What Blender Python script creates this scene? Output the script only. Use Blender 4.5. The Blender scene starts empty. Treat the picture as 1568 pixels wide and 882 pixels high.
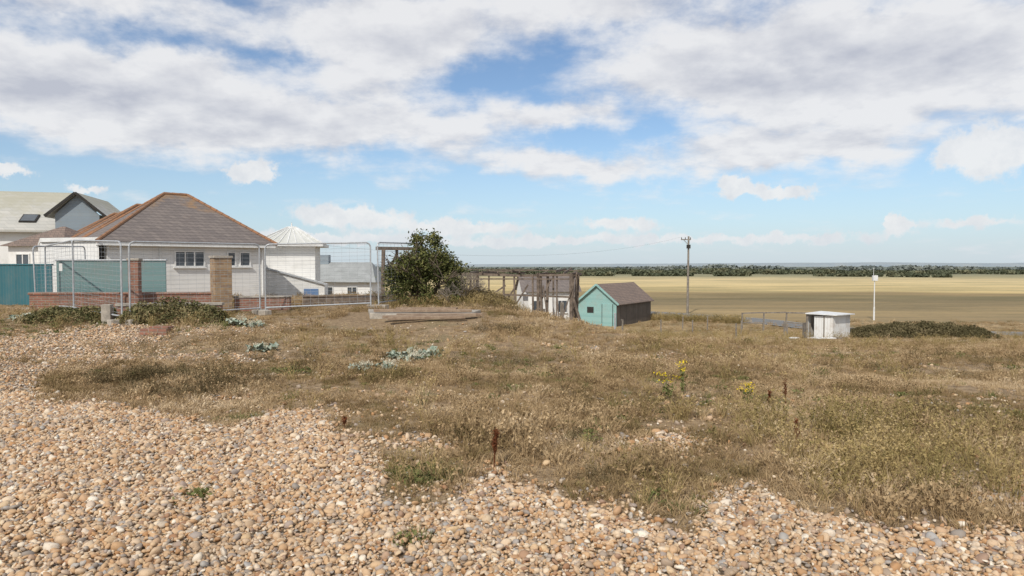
import bpy, math, random
import numpy as np
from mathutils import Vector, Matrix
R = math.radians
random.seed(7); rng = np.random.default_rng(11)
scene = bpy.context.scene
scene.view_settings.view_transform = 'Standard'
scene.view_settings.look = 'None'
scene.view_settings.exposure = 0
scene.view_settings.gamma = 1

# ---------------------------------------------------------------- terrain
_lat = np.random.default_rng(3).random((256, 256))
def vn(x, y, s, seed=0):
    x = np.asarray(x, float) / s + seed * 17.3; y = np.asarray(y, float) / s + seed * 9.7
    xi = np.floor(x).astype(int); yi = np.floor(y).astype(int)
    fx = x - xi; fy = y - yi
    fx = fx * fx * (3 - 2 * fx); fy = fy * fy * (3 - 2 * fy)
    a = _lat[xi % 256, yi % 256]; b = _lat[(xi + 1) % 256, yi % 256]
    c = _lat[xi % 256, (yi + 1) % 256]; d = _lat[(xi + 1) % 256, (yi + 1) % 256]
    return (a * (1 - fx) + b * fx) * (1 - fy) + (c * (1 - fx) + d * fx) * fy
def fbm(x, y, s, seed=0):
    return .5 * vn(x, y, s, seed) + .3 * vn(x, y, s / 2.1, seed + 1) + .2 * vn(x, y, s / 4.3, seed + 2)
def ss(a, b, x):
    t = np.clip((x - a) / (b - a), 0, 1); return t * t * (3 - 2 * t)
KX = [-14, -6, -3, 1, 5, 15]
def H(x, y):
    x = np.asarray(x, float); y = np.asarray(y, float)
    y0 = np.interp(x, KX, [38, 34, 25, 19.5, 9, 6]); y1 = np.interp(x, KX, [75, 70, 56, 49, 52, 55])
    t = np.clip((y - y0) / (y1 - y0), 0, 1)
    z = -3.4 * (.5 * t + .5 * t * t * (3 - 2 * t))
    z = z + .32 * ss(13, 19, y) * (1 - ss(-1, 4, x)) * (1 - ss(28, 45, y))
    z = z + .26 * np.exp(-((x + 1.5) / 1.6) ** 2 - ((y - 23.2) / 2.0) ** 2)
    z = z + .13 * np.exp(-((x + 4.5) / 1.3) ** 2 - ((y - 9.7) / .8) ** 2)
    f = 1 - ss(45, 65, y)
    z = z + f * ((fbm(x, y, 2.4, 3) - .5) * .24 * ss(4, 8, y) + (vn(x, y, .5, 5) - .5) * .04)
    return z
def hz(x, y): return float(H(x, y))
BX = [-30, -12, -9.7, -7.8, -6.2, -4.0, -2.9, -2.3, -1.7, -1.1, -.95, -.45, -.2, .1, .6, 1.15, 1.6, 1.9, 2.1, 2.85, 3.6, 4.7, 8, 30]
BY = [15, 13.5, 12.6, 11.4, 8.9, 8.0, 7.2, 7.8, 6.9, 6.1, 5.1, 5.0, 5.7, 5.4, 5.0, 4.55, 5.4, 5.6, 4.6, 4.6, 5.0, 5.8, 6.2, 7]
def grassmask(x, y):
    x = np.asarray(x, float); y = np.asarray(y, float)
    yb = np.interp(x, BX, BY)
    n = (fbm(x, y, .7, 8) - .5) * 1.1 + .2
    g = ss(-.25, .35, y - yb + n)
    def hole(cx, cy, rx, ry, a):
        return a * np.exp(-(((x - cx) / rx) ** 2 + ((y - cy) / ry) ** 2))
    q = hole(-9.6, 15.2, 1.9, 1.6, 1.5) + hole(-8.5, 12.6, 1.6, 1.0, 1.0) + hole(1.45, 6.4, .35, .3, .8) + hole(-.8, 6.4, .4, .2, .6)
    q = q + hole(7.5, 21, 2.5, 1.2, .7) + hole(4.4, 22, 1.6, .8, .7) + hole(-6.5, 16.2, .8, .6, .4)+ hole(-2.3, 7.6, .5, .25, .6)
    q = q + .6 * ss(.64, .76, fbm(x, y, 1.7, 21)) * (1 - ss(14, 26, y)) * ss(7, 10, y)
    return np.clip(g - q * (.6 + .8 * vn(x, y, .4, 30)), 0, 1)

# ---------------------------------------------------------------- materials
def NT(mat):
    mat.use_nodes = True; nt = mat.node_tree; nt.nodes.clear(); return nt
class G:
    def __init__(s, nt): s.nt = nt
    def n(s, t, **kw):
        nd = s.nt.nodes.new(t)
        for k, v in kw.items():
            if k.startswith('i_'):
                key = k[2:]; key = int(key) if key.isdigit() else key.replace('_', ' ')
                s.set(nd.inputs[key], v)
            else: setattr(nd, k, v)
        return nd
    def set(s, sock, v):
        if isinstance(v, bpy.types.NodeSocket): s.nt.links.new(v, sock)
        elif isinstance(v, bpy.types.Node): s.nt.links.new(v.outputs[0], sock)
        else:
            if sock.type == 'RGBA' and len(v) == 3: v = (*v, 1)
            sock.default_value = v
    def m(s, op, a, b=None, c=None, clamp=False):
        nd = s.nt.nodes.new('ShaderNodeMath'); nd.operation = op; nd.use_clamp = clamp
        s.set(nd.inputs[0], a)
        if b is not None: s.set(nd.inputs[1], b)
        if c is not None: s.set(nd.inputs[2], c)
        return nd.outputs[0]
    def vm(s, op, a, b=None, scale=None):
        nd = s.nt.nodes.new('ShaderNodeVectorMath'); nd.operation = op
        s.set(nd.inputs[0], a)
        if b is not None: s.set(nd.inputs[1], b)
        if scale is not None: s.set(nd.inputs[3], scale)
        return nd.outputs[1] if op in ('DOT_PRODUCT', 'LENGTH') else nd.outputs[0]
    def mix(s, f, a, b, bt='MIX'):
        nd = s.nt.nodes.new('ShaderNodeMix'); nd.data_type = 'RGBA'; nd.blend_type = bt
        s.set(nd.inputs[0], f); s.set(nd.inputs[6], a); s.set(nd.inputs[7], b)
        return nd.outputs[2]
    def ramp(s, f, stops, interp='LINEAR'):
        nd = s.nt.nodes.new('ShaderNodeValToRGB'); r = nd.color_ramp; r.interpolation = interp
        while len(r.elements) < len(stops): r.elements.new(.5)
        for e, (p, c) in zip(r.elements, stops):
            e.position = p; e.color = (*c, 1) if len(c) == 3 else c
        s.set(nd.inputs[0], f); return nd.outputs[0]
    def noise(s, vec, scale, detail=4, rough=.55):
        nd = s.nt.nodes.new('ShaderNodeTexNoise'); s.set(nd.inputs['Vector'], vec)
        nd.inputs['Scale'].default_value = scale; nd.inputs['Detail'].default_value = detail
        nd.inputs['Roughness'].default_value = rough; return nd
    def sm(s, v, a, b):
        nd = s.nt.nodes.new('ShaderNodeMapRange'); nd.interpolation_type = 'SMOOTHSTEP'
        s.set(nd.inputs[0], v); nd.inputs[1].default_value = a; nd.inputs[2].default_value = b
        return nd.outputs[0]
    def out(s, col, rough=.8, height=None, dist=.01, strength=.6, metal=0, spec=.3):
        b = s.nt.nodes.new('ShaderNodeBsdfPrincipled'); s.set(b.inputs['Base Color'], col)
        s.set(b.inputs['Roughness'], rough); b.inputs['Metallic'].default_value = metal
        b.inputs['Specular IOR Level'].default_value = spec
        if height is not None:
            bp = s.nt.nodes.new('ShaderNodeBump'); bp.inputs['Distance'].default_value = dist
            bp.inputs['Strength'].default_value = strength
            s.set(bp.inputs['Height'], height); s.nt.links.new(bp.outputs[0], b.inputs['Normal'])
        o = s.nt.nodes.new('ShaderNodeOutputMaterial'); s.nt.links.new(b.outputs[0], o.inputs[0])
    def oc(s): return s.nt.nodes.new('ShaderNodeTexCoord').outputs['Object']
    def pos(s): return s.nt.nodes.new('ShaderNodeNewGeometry').outputs['Position']

def noisemat(name, c1, c2, scale=3, rough=.8, bump=.004, metal=0, detail=6, spec=.3, lo=.35, hi=.65, bscale=8):
    m = bpy.data.materials.new(name); g = G(NT(m)); v = g.pos()
    n = g.noise(v, scale, detail, .6); n2 = g.noise(v, scale * bscale, 4, .6)
    f = g.sm(g.m('ADD', g.m('MULTIPLY', n.outputs[0], .75), g.m('MULTIPLY', n2.outputs[0], .25)), lo, hi)
    g.out(g.mix(f, c1, c2), rough, n2.outputs[0], bump, .7, metal, spec); return m
def boardmat(name, c1, c2, axis='Z', pitch=.15, rough=.75, dirt=(.25, .22, .18), dirtamt=.3, depth=.012):
    m = bpy.data.materials.new(name); g = G(NT(m)); v = g.oc()
    sp = g.n('ShaderNodeSeparateXYZ', i_0=v)
    a = sp.outputs[2] if axis == 'Z' else g.m('ADD', sp.outputs[0], sp.outputs[1])
    q = g.m('DIVIDE', a, pitch); fr = g.m('FRACT', q); fl = g.m('FLOOR', q)
    wn = g.n('ShaderNodeTexWhiteNoise', noise_dimensions='1D'); g.set(wn.inputs['W'], fl)
    n = g.noise(g.pos(), 1.6, 7, .65)
    col = g.mix(g.m('MULTIPLY', wn.outputs[0], .8), c1, c2)
    col = g.mix(g.m('MULTIPLY', g.sm(n.outputs[0], .45, .75), dirtamt), col, dirt)
    edge = g.m('LESS_THAN', fr, .07)
    col = g.mix(g.m('MULTIPLY', edge, .45), col, dirt)
    g.out(col, rough, fr, depth, .8); return m
def brickmat(name, c1, c2, mortar, bump=.006):
    m = bpy.data.materials.new(name); g = G(NT(m)); v = g.oc()
    sp = g.n('ShaderNodeSeparateXYZ', i_0=v)
    u = g.m('ADD', sp.outputs[0], sp.outputs[1])
    cb = g.n('ShaderNodeCombineXYZ', i_0=u, i_1=sp.outputs[2])
    b = g.n('ShaderNodeTexBrick', i_Vector=cb.outputs[0], i_Color1=c1, i_Color2=c2, i_Mortar=mortar, i_Scale=1.0)
    b.inputs['Brick Width'].default_value = .225; b.inputs['Row Height'].default_value = .075
    b.inputs['Mortar Size'].default_value = .008
    n = g.noise(v, 5, 6, .65)
    col = g.mix(g.m('MULTIPLY', g.sm(n.outputs[0], .4, .7), .55), b.outputs[0], (.16, .12, .09))
    g.out(col, .9, g.m('SUBTRACT', n.outputs[0], b.outputs[1]), bump, .8); return m
def tilemat(name, c1, c2, c3, w=.25, r=.13, lichen=(.33, .19, .08), lich=(.55, .75)):
    m = bpy.data.materials.new(name); g = G(NT(m)); v = g.oc()
    sp = g.n('ShaderNodeSeparateXYZ', i_0=v)
    u = g.m('ADD', sp.outputs[0], sp.outputs[1])
    cb = g.n('ShaderNodeCombineXYZ', i_0=u, i_1=sp.outputs[2])
    b = g.n('ShaderNodeTexBrick', i_Vector=cb.outputs[0], i_Color1=c1, i_Color2=c2, i_Mortar=c3, i_Scale=1.0)
    b.inputs['Brick Width'].default_value = w; b.inputs['Row Height'].default_value = r
    b.inputs['Mortar Size'].default_value = .008
    n = g.noise(v, 1.1, 8, .7)
    hi = g.m('ADD', n.outputs[0], g.m('MULTIPLY', g.m('SUBTRACT', sp.outputs[2], 4.2), .16))
    col = g.mix(g.m('MULTIPLY', g.sm(hi, *lich), .75), b.outputs[0], lichen)
    fr = g.m('FRACT', g.m('DIVIDE', sp.outputs[2], r))
    g.out(col, .8, g.m('ADD', g.m('MULTIPLY', fr, -1), n.outputs[0]), .02, .7); return m
def leafmat(name, stops, nscale=1.2, wn=.5, fine=.5):
    m = bpy.data.materials.new(name); g = G(NT(m))
    oi = g.n('ShaderNodeObjectInfo'); n = g.noise(g.pos(), nscale, 4, .65)
    n2 = g.noise(g.pos(), 25, 1, .5)
    f = g.m('ADD', g.m('MULTIPLY', oi.outputs['Random'], 1 - wn), g.m('MULTIPLY', g.sm(n.outputs[0], .34, .66), wn))
    f = g.m('ADD', f, g.m('MULTIPLY', g.m('SUBTRACT', n2.outputs[0], .5), fine), clamp=True)
    b = g.n('ShaderNodeBsdfDiffuse'); g.set(b.inputs[0], g.ramp(f, stops))
    o = g.n('ShaderNodeOutputMaterial'); g.nt.links.new(b.outputs[0], o.inputs[0]); return m

M = {}
M['white'] = noisemat('white_render', (.80, .79, .76), (.66, .64, .59), .8, .8, .003, lo=.45, hi=.8)
M['clad'] = boardmat('white_cladding', (.80, .79, .76), (.75, .74, .71), 'Z', .18, dirt=(.4, .38, .33), dirtamt=.25)
M['trim'] = noisemat('white_trim', (.8, .8, .78), (.66, .65, .62), 3, .5)
M['glass'] = noisemat('window_glass', (.05, .06, .07), (.09, .105, .12), .8, .08, 0, spec=.6)
M['slate'] = tilemat('roof_tiles_brown', (.165, .14, .13), (.22, .185, .165), (.09, .08, .07), lich=(.52, .74))
M['tile2'] = tilemat('roof_tiles_rust', (.19, .145, .12), (.26, .19, .15), (.08, .065, .055), lich=(.52, .80), lichen=(.28, .15, .08))
M['ridge'] = noisemat('ridge_tiles', (.33, .16, .08), (.23, .14, .09), 3, .85)
M['greyroof'] = tilemat('roof_pale_grey', (.44, .43, .39), (.51, .49, .44), (.32, .31, .28), .6, .25, (.38, .36, .27), (.6, .9))
M['midroof'] = noisemat('roof_grey_felt', (.36, .37, .36), (.28, .29, .28), 1.5, .8)
M['paleroof'] = noisemat('roof_white_panels', (.60, .60, .56), (.48, .48, .43), 1.5, .6)
M['blueclad'] = boardmat('blue_grey_cladding', (.25, .30, .34), (.30, .35, .38), 'Z', .2)
M['dark'] = noisemat('dark_void', (.03, .028, .025), (.05, .045, .04), 3)
M['galv'] = noisemat('galvanised_steel', (.50, .52, .53), (.38, .39, .40), 14, .5, .001, metal=.25)
M['conc'] = noisemat('concrete', (.46, .41, .34), (.28, .25, .21), 4, .9, .006)
M['teal'] = boardmat('teal_boards', (.035, .13, .155), (.055, .165, .19), 'X', .14, dirtamt=.2)
M['tealpale'] = boardmat('pale_teal_boards', (.15, .25, .25), (.20, .30, .295), 'Z', .2, dirtamt=.4)
M['turq'] = boardmat('turquoise_painted_boards', (.26, .46, .44), (.32, .52, .49), 'Z', .18, dirt=(.34, .38, .34), dirtamt=.5)
M['brick'] = brickmat('red_brick', (.34, .15, .10), (.24, .12, .085), (.34, .30, .25))
M['brickpil'] = brickmat('pillar_brick', (.44, .30, .17), (.30, .18, .10), (.38, .33, .26))
M['wood'] = noisemat('weathered_timber', (.23, .18, .14), (.11, .085, .065), 5, .9, .006)
M['woodg'] = noisemat('grey_timber', (.30, .265, .22), (.17, .145, .12), 5, .9, .006)
M['plank'] = noisemat('brown_planks', (.36, .27, .19), (.24, .165, .115), 6, .9, .006)
M['dkboard'] = boardmat('dark_boards', (.085, .07, .058), (.13, .105, .085), 'X', .18, dirtamt=.2)
M['whsheet'] = boardmat('white_corrugated_sheet', (.78, .78, .76), (.70, .70, .68), 'X', .1, dirt=(.38, .28, .19), dirtamt=.6, depth=.02)
M['yellow'] = noisemat('ragwort_yellow', (.82, .62, .02), (.7, .5, .02), 20)
M['wire'] = noisemat('cable', (.22, .22, .22), (.26, .26, .26), 5)
M['bark'] = noisemat('bark', (.18, .14, .10), (.10, .08, .06), 9, .9, .01)
M['asphalt'] = noisemat('asphalt', (.22, .215, .205), (.17, .165, .155), 2, .9, .003)
M['paint'] = noisemat('road_paint', (.7, .7, .66), (.5, .5, .46), 4)
M['blue'] = noisemat('blue_door', (.12, .2, .36), (.16, .25, .4), 3)
M['tree'] = leafmat('bush_leaves', [(0, (.040, .050, .018)), (.4, (.095, .105, .038)), (.75, (.18, .18, .065)), (1, (.28, .25, .11))], 3.5, .85, .8)
M['hedge'] = leafmat('hedge_leaves', [(0, (.085, .096, .062)), (.5, (.12, .13, .082)), (1, (.19, .18, .11))], .09, .9)
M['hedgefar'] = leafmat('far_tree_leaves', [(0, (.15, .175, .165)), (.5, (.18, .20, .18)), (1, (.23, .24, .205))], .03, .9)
M['scrub'] = leafmat('scrub_leaves', [(0, (.09, .07, .035)), (.5, (.17, .13, .07)), (1, (.29, .22, .125))], 1.2, .8)
M['bramble'] = leafmat('bramble_leaves', [(0, (.085, .075, .038)), (.5, (.15, .125, .065)), (1, (.25, .20, .115))], .8, .8)
M['ivy'] = leafmat('weed_leaves', [(0, (.075, .08, .035)), (.45, (.15, .14, .065)), (1, (.32, .26, .14))], 3.0, .8, .9)
M['dry'] = leafmat('dry_grass_blades', [(0, (.165, .145, .058)), (.16, (.23, .17, .08)), (.40, (.33, .23, .125)), (.70, (.48, .35, .20)), (1, (.62, .49, .33))], .45, .68)
M['tall'] = leafmat('tall_grass_blades', [(0, (.16, .135, .05)), (.3, (.29, .225, .095)), (.7, (.43, .32, .15)), (1, (.57, .45, .27))], 1.3, .5)
M['green'] = leafmat('green_weed_leaves', [(0, (.09, .11, .035)), (.5, (.155, .165, .06)), (1, (.26, .245, .11))], 1.0, .5)
M['kale'] = leafmat('sea_kale_leaves', [(0, (.20, .25, .19)), (.5, (.32, .37, .29)), (1, (.54, .53, .44))], 6, .8)
M['kaleseed'] = leafmat('sea_kale_seed', [(0, (.48, .42, .31)), (1, (.68, .62, .48))], 8, .8)
M['dock'] = leafmat('dock_seed', [(0, (.10, .035, .018)), (1, (.22, .085, .04))], 12, .8)
M['twig'] = noisemat('dead_twigs', (.36, .31, .25), (.21, .17, .135), 9)

PEB = [(0, (.62, .46, .29)), (.14, (.49, .30, .155)), (.26, (.70, .57, .41)), (.38, (.42, .225, .10)), (.48, (.57, .38, .215)),
       (.58, (.28, .245, .21)), (.66, (.54, .345, .185)), (.76, (.77, .69, .56)), (.84, (.33, .175, .09)), (.92, (.38, .365, .34)), (1, (.62, .44, .25))]
def pebmat():
    m = bpy.data.materials.new('pebble'); g = G(NT(m)); oi = g.n('ShaderNodeObjectInfo')
    c = g.ramp(oi.outputs['Random'], PEB)
    n = g.noise(g.pos(), 55, 3, .6)
    c = g.mix(g.m('MULTIPLY', g.sm(n.outputs[0], .5, .75), .45), c, (.30, .18, .09))
    n3 = g.noise(g.pos(), .9, 3, .6)
    c = g.mix(g.m('MULTIPLY', g.sm(n3.outputs[0], .45, .7), .25), c, (.28, .21, .14))
    g.out(c, .7, spec=.25); return m
M['peb'] = pebmat()
def groundmat():
    m = bpy.data.materials.new('ground_shingle_and_turf'); g = G(NT(m)); v = g.pos()
    at = g.n('ShaderNodeAttribute', attribute_name='grass').outputs['Fac']
    mc = g.n('ShaderNodeAttribute', attribute_name='macro').outputs['Color']
    far = g.n('ShaderNodeAttribute', attribute_name='far').outputs['Fac']
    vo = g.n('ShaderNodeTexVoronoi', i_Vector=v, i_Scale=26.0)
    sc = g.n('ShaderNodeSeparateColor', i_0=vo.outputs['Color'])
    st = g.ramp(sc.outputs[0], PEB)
    st = g.mix(g.sm(vo.outputs['Distance'], .3, .7), st, (.11, .08, .05))  # shade in the gaps between stones, painted into the colour
    n1 = g.noise(v, .8, 6, .65).outputs[0]; n2 = g.noise(v, 9, 6, .7).outputs[0]; n3 = g.noise(v, 60, 3, .7).outputs[0]
    soil = g.mix(g.sm(n2, .35, .65), (.17, .115, .065), (.33, .235, .14))
    soil = g.mix(g.m('MULTIPLY', g.sm(n1, .5, .66), .5), soil, (.15, .13, .06))
    soil = g.mix(g.m('MULTIPLY', g.sm(n3, .5, .62), .5), soil, (.48, .37, .24))
    edge = g.sm(g.m('ADD', at, g.m('MULTIPLY', g.m('SUBTRACT', n2, .5), .7)), .3, .7)
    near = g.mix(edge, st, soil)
    mp = g.n('ShaderNodeMapping', i_Vector=v); mp.inputs['Scale'].default_value = (.25, 1, 1)
    nf = g.noise(mp.outputs[0], .12, 8, .7).outputs[0]; nf2 = g.noise(v, 1.2, 5, .7).outputs[0]
    mv = g.m('ADD', g.m('MULTIPLY', g.sm(nf, .3, .7), .5), g.m('MULTIPLY', nf2, .55))
    fcol = g.mix(1.0, mc, g.ramp(mv, [(0, (.42, .44, .38)), (.5, (.93, .93, .93)), (1, (1.55, 1.42, 1.28))]), 'MULTIPLY')
    nf3 = g.noise(mp.outputs[0], .05, 4, .6).outputs[0]
    fcol = g.mix(g.m('MULTIPLY', g.sm(nf3, .52, .66), .4), fcol, (.19, .17, .085))
    hgt = g.m('ADD', g.m('MULTIPLY', vo.outputs['Distance'], -1), n2)
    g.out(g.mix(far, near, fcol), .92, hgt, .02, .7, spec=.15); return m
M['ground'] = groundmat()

# ---------------------------------------------------------------- mesh helpers
def link(o): scene.collection.objects.link(o); return o
class MB:
    def __init__(s): s.v = []; s.f = []; s.m = []
    def add(s, vs, fs, mi=0):
        k = len(s.v); s.v += [tuple(map(float, p)) for p in vs]
        for f in fs: s.f.append([k + i for i in f]); s.m.append(mi)
    def box(s, x0, x1, y0, y1, z0, z1, mi=0, mat=None):
        vs = [Vector(p) for p in ((x0, y0, z0), (x1, y0, z0), (x1, y1, z0), (x0, y1, z0), (x0, y0, z1), (x1, y0, z1), (x1, y1, z1), (x0, y1, z1))]
        if mat: vs = [mat @ p for p in vs]
        s.add(vs, [(0, 3, 2, 1), (4, 5, 6, 7), (0, 1, 5, 4), (1, 2, 6, 5), (2, 3, 7, 6), (3, 0, 4, 7)], mi)
    def beam(s, p, q, w, h, mi=0, up=(0, 0, 1)):
        p = Vector(p); q = Vector(q); d = q - p; L = d.length; d.normalize(); up = Vector(up)
        if abs(d.dot(up)) > .95: up = Vector((0, 1, 0))
        a = d.cross(up).normalized(); b = a.cross(d).normalized()
        vs = []
        for e in (p, q):
            for i, j in ((-1, -1), (1, -1), (1, 1), (-1, 1)): vs.append(e + a * (i * w / 2) + b * (j * h / 2))
        s.add(vs, [(0, 1, 2, 3), (7, 6, 5, 4), (0, 4, 5, 1), (1, 5, 6, 2), (2, 6, 7, 3), (3, 7, 4, 0)], mi)
    def tube(s, p, q, r, n=6, r2=None, mi=0):
        p = Vector(p); q = Vector(q); d = (q - p).normalized(); r2 = r if r2 is None else r2
        u = Vector((0, 0, 1)) if abs(d.z) < .9 else Vector((1, 0, 0))
        a = d.cross(u).normalized(); b = a.cross(d)
        vs = []
        for e, rr in ((p, r), (q, r2)):
            for i in range(n):
                t = 2 * math.pi * i / n; vs.append(e + a * (rr * math.cos(t)) + b * (rr * math.sin(t)))
        fs = [(i, (i + 1) % n, n + (i + 1) % n, n + i) for i in range(n)] + [tuple(range(n))[::-1], tuple(range(n, 2 * n))]
        s.add(vs, fs, mi)
    def prism(s, poly, z0, z1, mi=0):
        n = len(poly); vs = [(x, y, z0) for x, y in poly] + [(x, y, z1) for x, y in poly]
        s.add(vs, [tuple(range(n))[::-1], tuple(range(n, 2 * n))] + [(i, (i + 1) % n, n + (i + 1) % n, n + i) for i in range(n)], mi)
    def arr(s, V, F, mi=0):
        s.add(V.tolist(), F.tolist(), mi)
    def obj(s, name, mats, parent=None, loc=(0, 0, 0), rot=0, smooth=False, lk=True, bevel=0):
        me = bpy.data.meshes.new(name); me.from_pydata(s.v, [], s.f)
        for m in mats: me.materials.append(M[m])
        me.polygons.foreach_set('material_index', s.m)
        if smooth: me.polygons.foreach_set('use_smooth', [True] * len(s.f))
        me.update()
        o = bpy.data.objects.new(name, me); o.location = loc; o.rotation_euler = (0, 0, rot)
        if lk: link(o)
        if parent: o.parent = parent
        if bevel:
            b = o.modifiers.new('b', 'BEVEL'); b.width = bevel; b.segments = 2; b.limit_method = 'ANGLE'
        return o
def empty(name, loc=(0, 0, 0), rot=0):
    e = bpy.data.objects.new(name, None); e.location = loc; e.rotation_euler = (0, 0, rot); e.empty_display_size = .3
    return link(e)
def leaves(C, size, rg, flat=0., var=.5, aspect=.55):
    n = len(C); N = rg.normal(size=(n, 3)); N[:, 2] *= (1 - flat)
    N /= np.linalg.norm(N, axis=1)[:, None]
    t = rg.normal(size=(n, 3)); A = np.cross(N, t); A /= np.linalg.norm(A, axis=1)[:, None]
    B = np.cross(N, A); sz = size * (1 + var * rg.uniform(-1, 1, n))[:, None]
    V = np.stack([C - A * sz, C + B * sz * aspect, C + A * sz, C - B * sz * aspect], 1).reshape(-1, 3)
    F = np.arange(4 * n).reshape(-1, 4); return V, F
def blobs(rg, n, rad, shell=.35):
    d = rg.normal(size=(n, 3)); d /= np.linalg.norm(d, axis=1)[:, None]
    return d * (1 - shell + shell * rg.random(n) ** .5)[:, None] * np.array(rad)

# ---------------------------------------------------------------- ground
def steps(lim, n0, s0, k):
    a = [0.]
    while a[-1] < lim: a.append(a[-1] + s0 + k * max(0, a[-1] - n0))
    return a
xp = steps(7000, 11, .13, .045); X = np.array([-v for v in xp[:0:-1]] + xp)
yp = steps(7000, 26, .13, .03); yn = steps(150, 2, .3, .12); Y = np.array([-v for v in yn[:0:-1]] + yp)
XX, YY = np.meshgrid(X, Y); ZZ = H(XX, YY)
nx, ny = len(X), len(Y)
V = np.stack([XX, YY, ZZ], -1).reshape(-1, 3)
ii = np.arange((nx) * (ny)).reshape(ny, nx)
F = np.stack([ii[:-1, :-1], ii[:-1, 1:], ii[1:, 1:], ii[1:, :-1]], -1).reshape(-1, 4)
me = bpy.data.meshes.new('ground')
me.vertices.add(len(V)); me.vertices.foreach_set('co', V.ravel())
me.loops.add(F.size); me.loops.foreach_set('vertex_index', F.ravel())
me.polygons.add(len(F)); me.polygons.foreach_set('loop_start', np.arange(0, F.size, 4)); me.polygons.foreach_set('loop_total', np.full(len(F), 4))
me.polygons.foreach_set('use_smooth', np.ones(len(F), bool)); me.update(); me.validate()
a = me.attributes.new('grass', 'FLOAT', 'POINT'); a.data.foreach_set('value', grassmask(XX, YY).ravel())
a = me.attributes.new('far', 'FLOAT', 'POINT'); a.data.foreach_set('value', ss(26, 48, YY + (fbm(XX, YY, 6, 4) - .5) * 10 + np.abs(XX) * .1).ravel())
wob = (fbm(XX, YY, 30, 12) - .5) * 26
YW = YY + wob + XX * .05
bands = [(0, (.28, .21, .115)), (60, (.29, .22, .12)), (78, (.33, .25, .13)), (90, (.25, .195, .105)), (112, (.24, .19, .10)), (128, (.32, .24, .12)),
         (140, (.52, .41, .20)), (190, (.60, .48, .25)), (270, (.58, .47, .26)), (330, (.34, .31, .18)), (500, (.18, .19, .13)), (1500, (.18, .21, .17)), (7000, (.23, .26, .26))]  # farthest bands carry painted haze in their colour
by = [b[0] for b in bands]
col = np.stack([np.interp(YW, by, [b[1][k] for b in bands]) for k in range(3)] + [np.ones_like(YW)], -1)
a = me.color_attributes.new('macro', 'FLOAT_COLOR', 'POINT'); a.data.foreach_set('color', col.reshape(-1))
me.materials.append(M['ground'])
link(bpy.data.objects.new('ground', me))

# ---------------------------------------------------------------- scatter via geometry nodes
def scatter(name, P, S, ROT, IDX, objs):
    coll = bpy.data.collections.new(name + '_kinds')
    for o in objs: coll.objects.link(o)
    me = bpy.data.meshes.new(name); me.vertices.add(len(P)); me.vertices.foreach_set('co', np.asarray(P, float).ravel())
    a = me.attributes.new('s', 'FLOAT', 'POINT'); a.data.foreach_set('value', np.asarray(S, float))
    a = me.attributes.new('r', 'FLOAT_VECTOR', 'POINT'); a.data.foreach_set('vector', np.asarray(ROT, float).ravel())
    a = me.attributes.new('k', 'INT', 'POINT'); a.data.foreach_set('value', np.asarray(IDX, np.int32))
    me.update(); o = link(bpy.data.objects.new(name, me))
    ng = bpy.data.node_groups.new(name, 'GeometryNodeTree')
    ng.interface.new_socket('Geometry', in_out='INPUT', socket_type='NodeSocketGeometry')
    ng.interface.new_socket('Geometry', in_out='OUTPUT', socket_type='NodeSocketGeometry')
    N = ng.nodes; L = ng.links
    gi = N.new('NodeGroupInput'); go = N.new('NodeGroupOutput'); ip = N.new('GeometryNodeInstanceOnPoints')
    ci = N.new('GeometryNodeCollectionInfo'); ci.inputs['Collection'].default_value = coll
    ci.inputs['Separate Children'].default_value = True; ci.inputs['Reset Children'].default_value = True
    def na(nm, t):
        q = N.new('GeometryNodeInputNamedAttribute'); q.data_type = t; q.inputs['Name'].default_value = nm
        return q.outputs['Attribute']
    L.new(gi.outputs[0], ip.inputs['Points']); L.new(ci.outputs[0], ip.inputs['Instance'])
    ip.inputs['Pick Instance'].default_value = True
    L.new(na('k', 'INT'), ip.inputs['Instance Index']); L.new(na('r', 'FLOAT_VECTOR'), ip.inputs['Rotation'])
    L.new(na('s', 'FLOAT'), ip.inputs['Scale']); L.new(ip.outputs[0], go.inputs[0])
    md = o.modifiers.new('scatter', 'NODES'); md.node_group = ng
    return o

import bmesh
def pebble(i):
    bm = bmesh.new(); bmesh.ops.create_icosphere(bm, subdivisions=2, radius=1)
    rg = np.random.default_rng(100 + i); k = rg.normal(size=(5, 3)); ph = rg.random(5) * 6
    sx, sy, sz = 1, rg.uniform(.62, .95), rg.uniform(.42, .7)
    for v in bm.verts:
        c = np.array(v.co); d = 1 + .10 * sum(math.sin(float(k[j] @ c) * 1.6 + ph[j]) for j in range(5))
        v.co = Vector((c[0] * d * sx, c[1] * d * sy, c[2] * d * sz))
    me = bpy.data.meshes.new('pebble'); bm.to_mesh(me); bm.free()
    me.polygons.foreach_set('use_smooth', [True] * len(me.polygons)); me.materials.append(M['peb'])
    return bpy.data.objects.new('pebble', me)
def cand(n, y0, y1, fan=.86, pad=1.2):
    y = np.sqrt(rng.random(n) * (y1 ** 2 - y0 ** 2) + y0 ** 2); x = rng.uniform(-1, 1, n) * (fan * y + pad); return x, y
x, y = cand(165000, 3.0, 9.0); x2, y2 = cand(65000, 9, 17)
x = np.r_[x, x2]; y = np.r_[y, y2]
keep = rng.random(len(x)) < np.clip(1.05 - grassmask(x, y) * 1.04, .03, 1); keep &= ~((x > 8.5) & (y > 8))
x = x[keep]; y = y[keep]; n = len(x); print('pebbles', n)
S = np.clip(rng.lognormal(math.log(.0145), .4, n), .006, .045) * (1 + .03 * np.maximum(y - 8, 0))
P = np.stack([x, y, H(x, y) + rng.uniform(-.004, .02, n)], 1)
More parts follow.
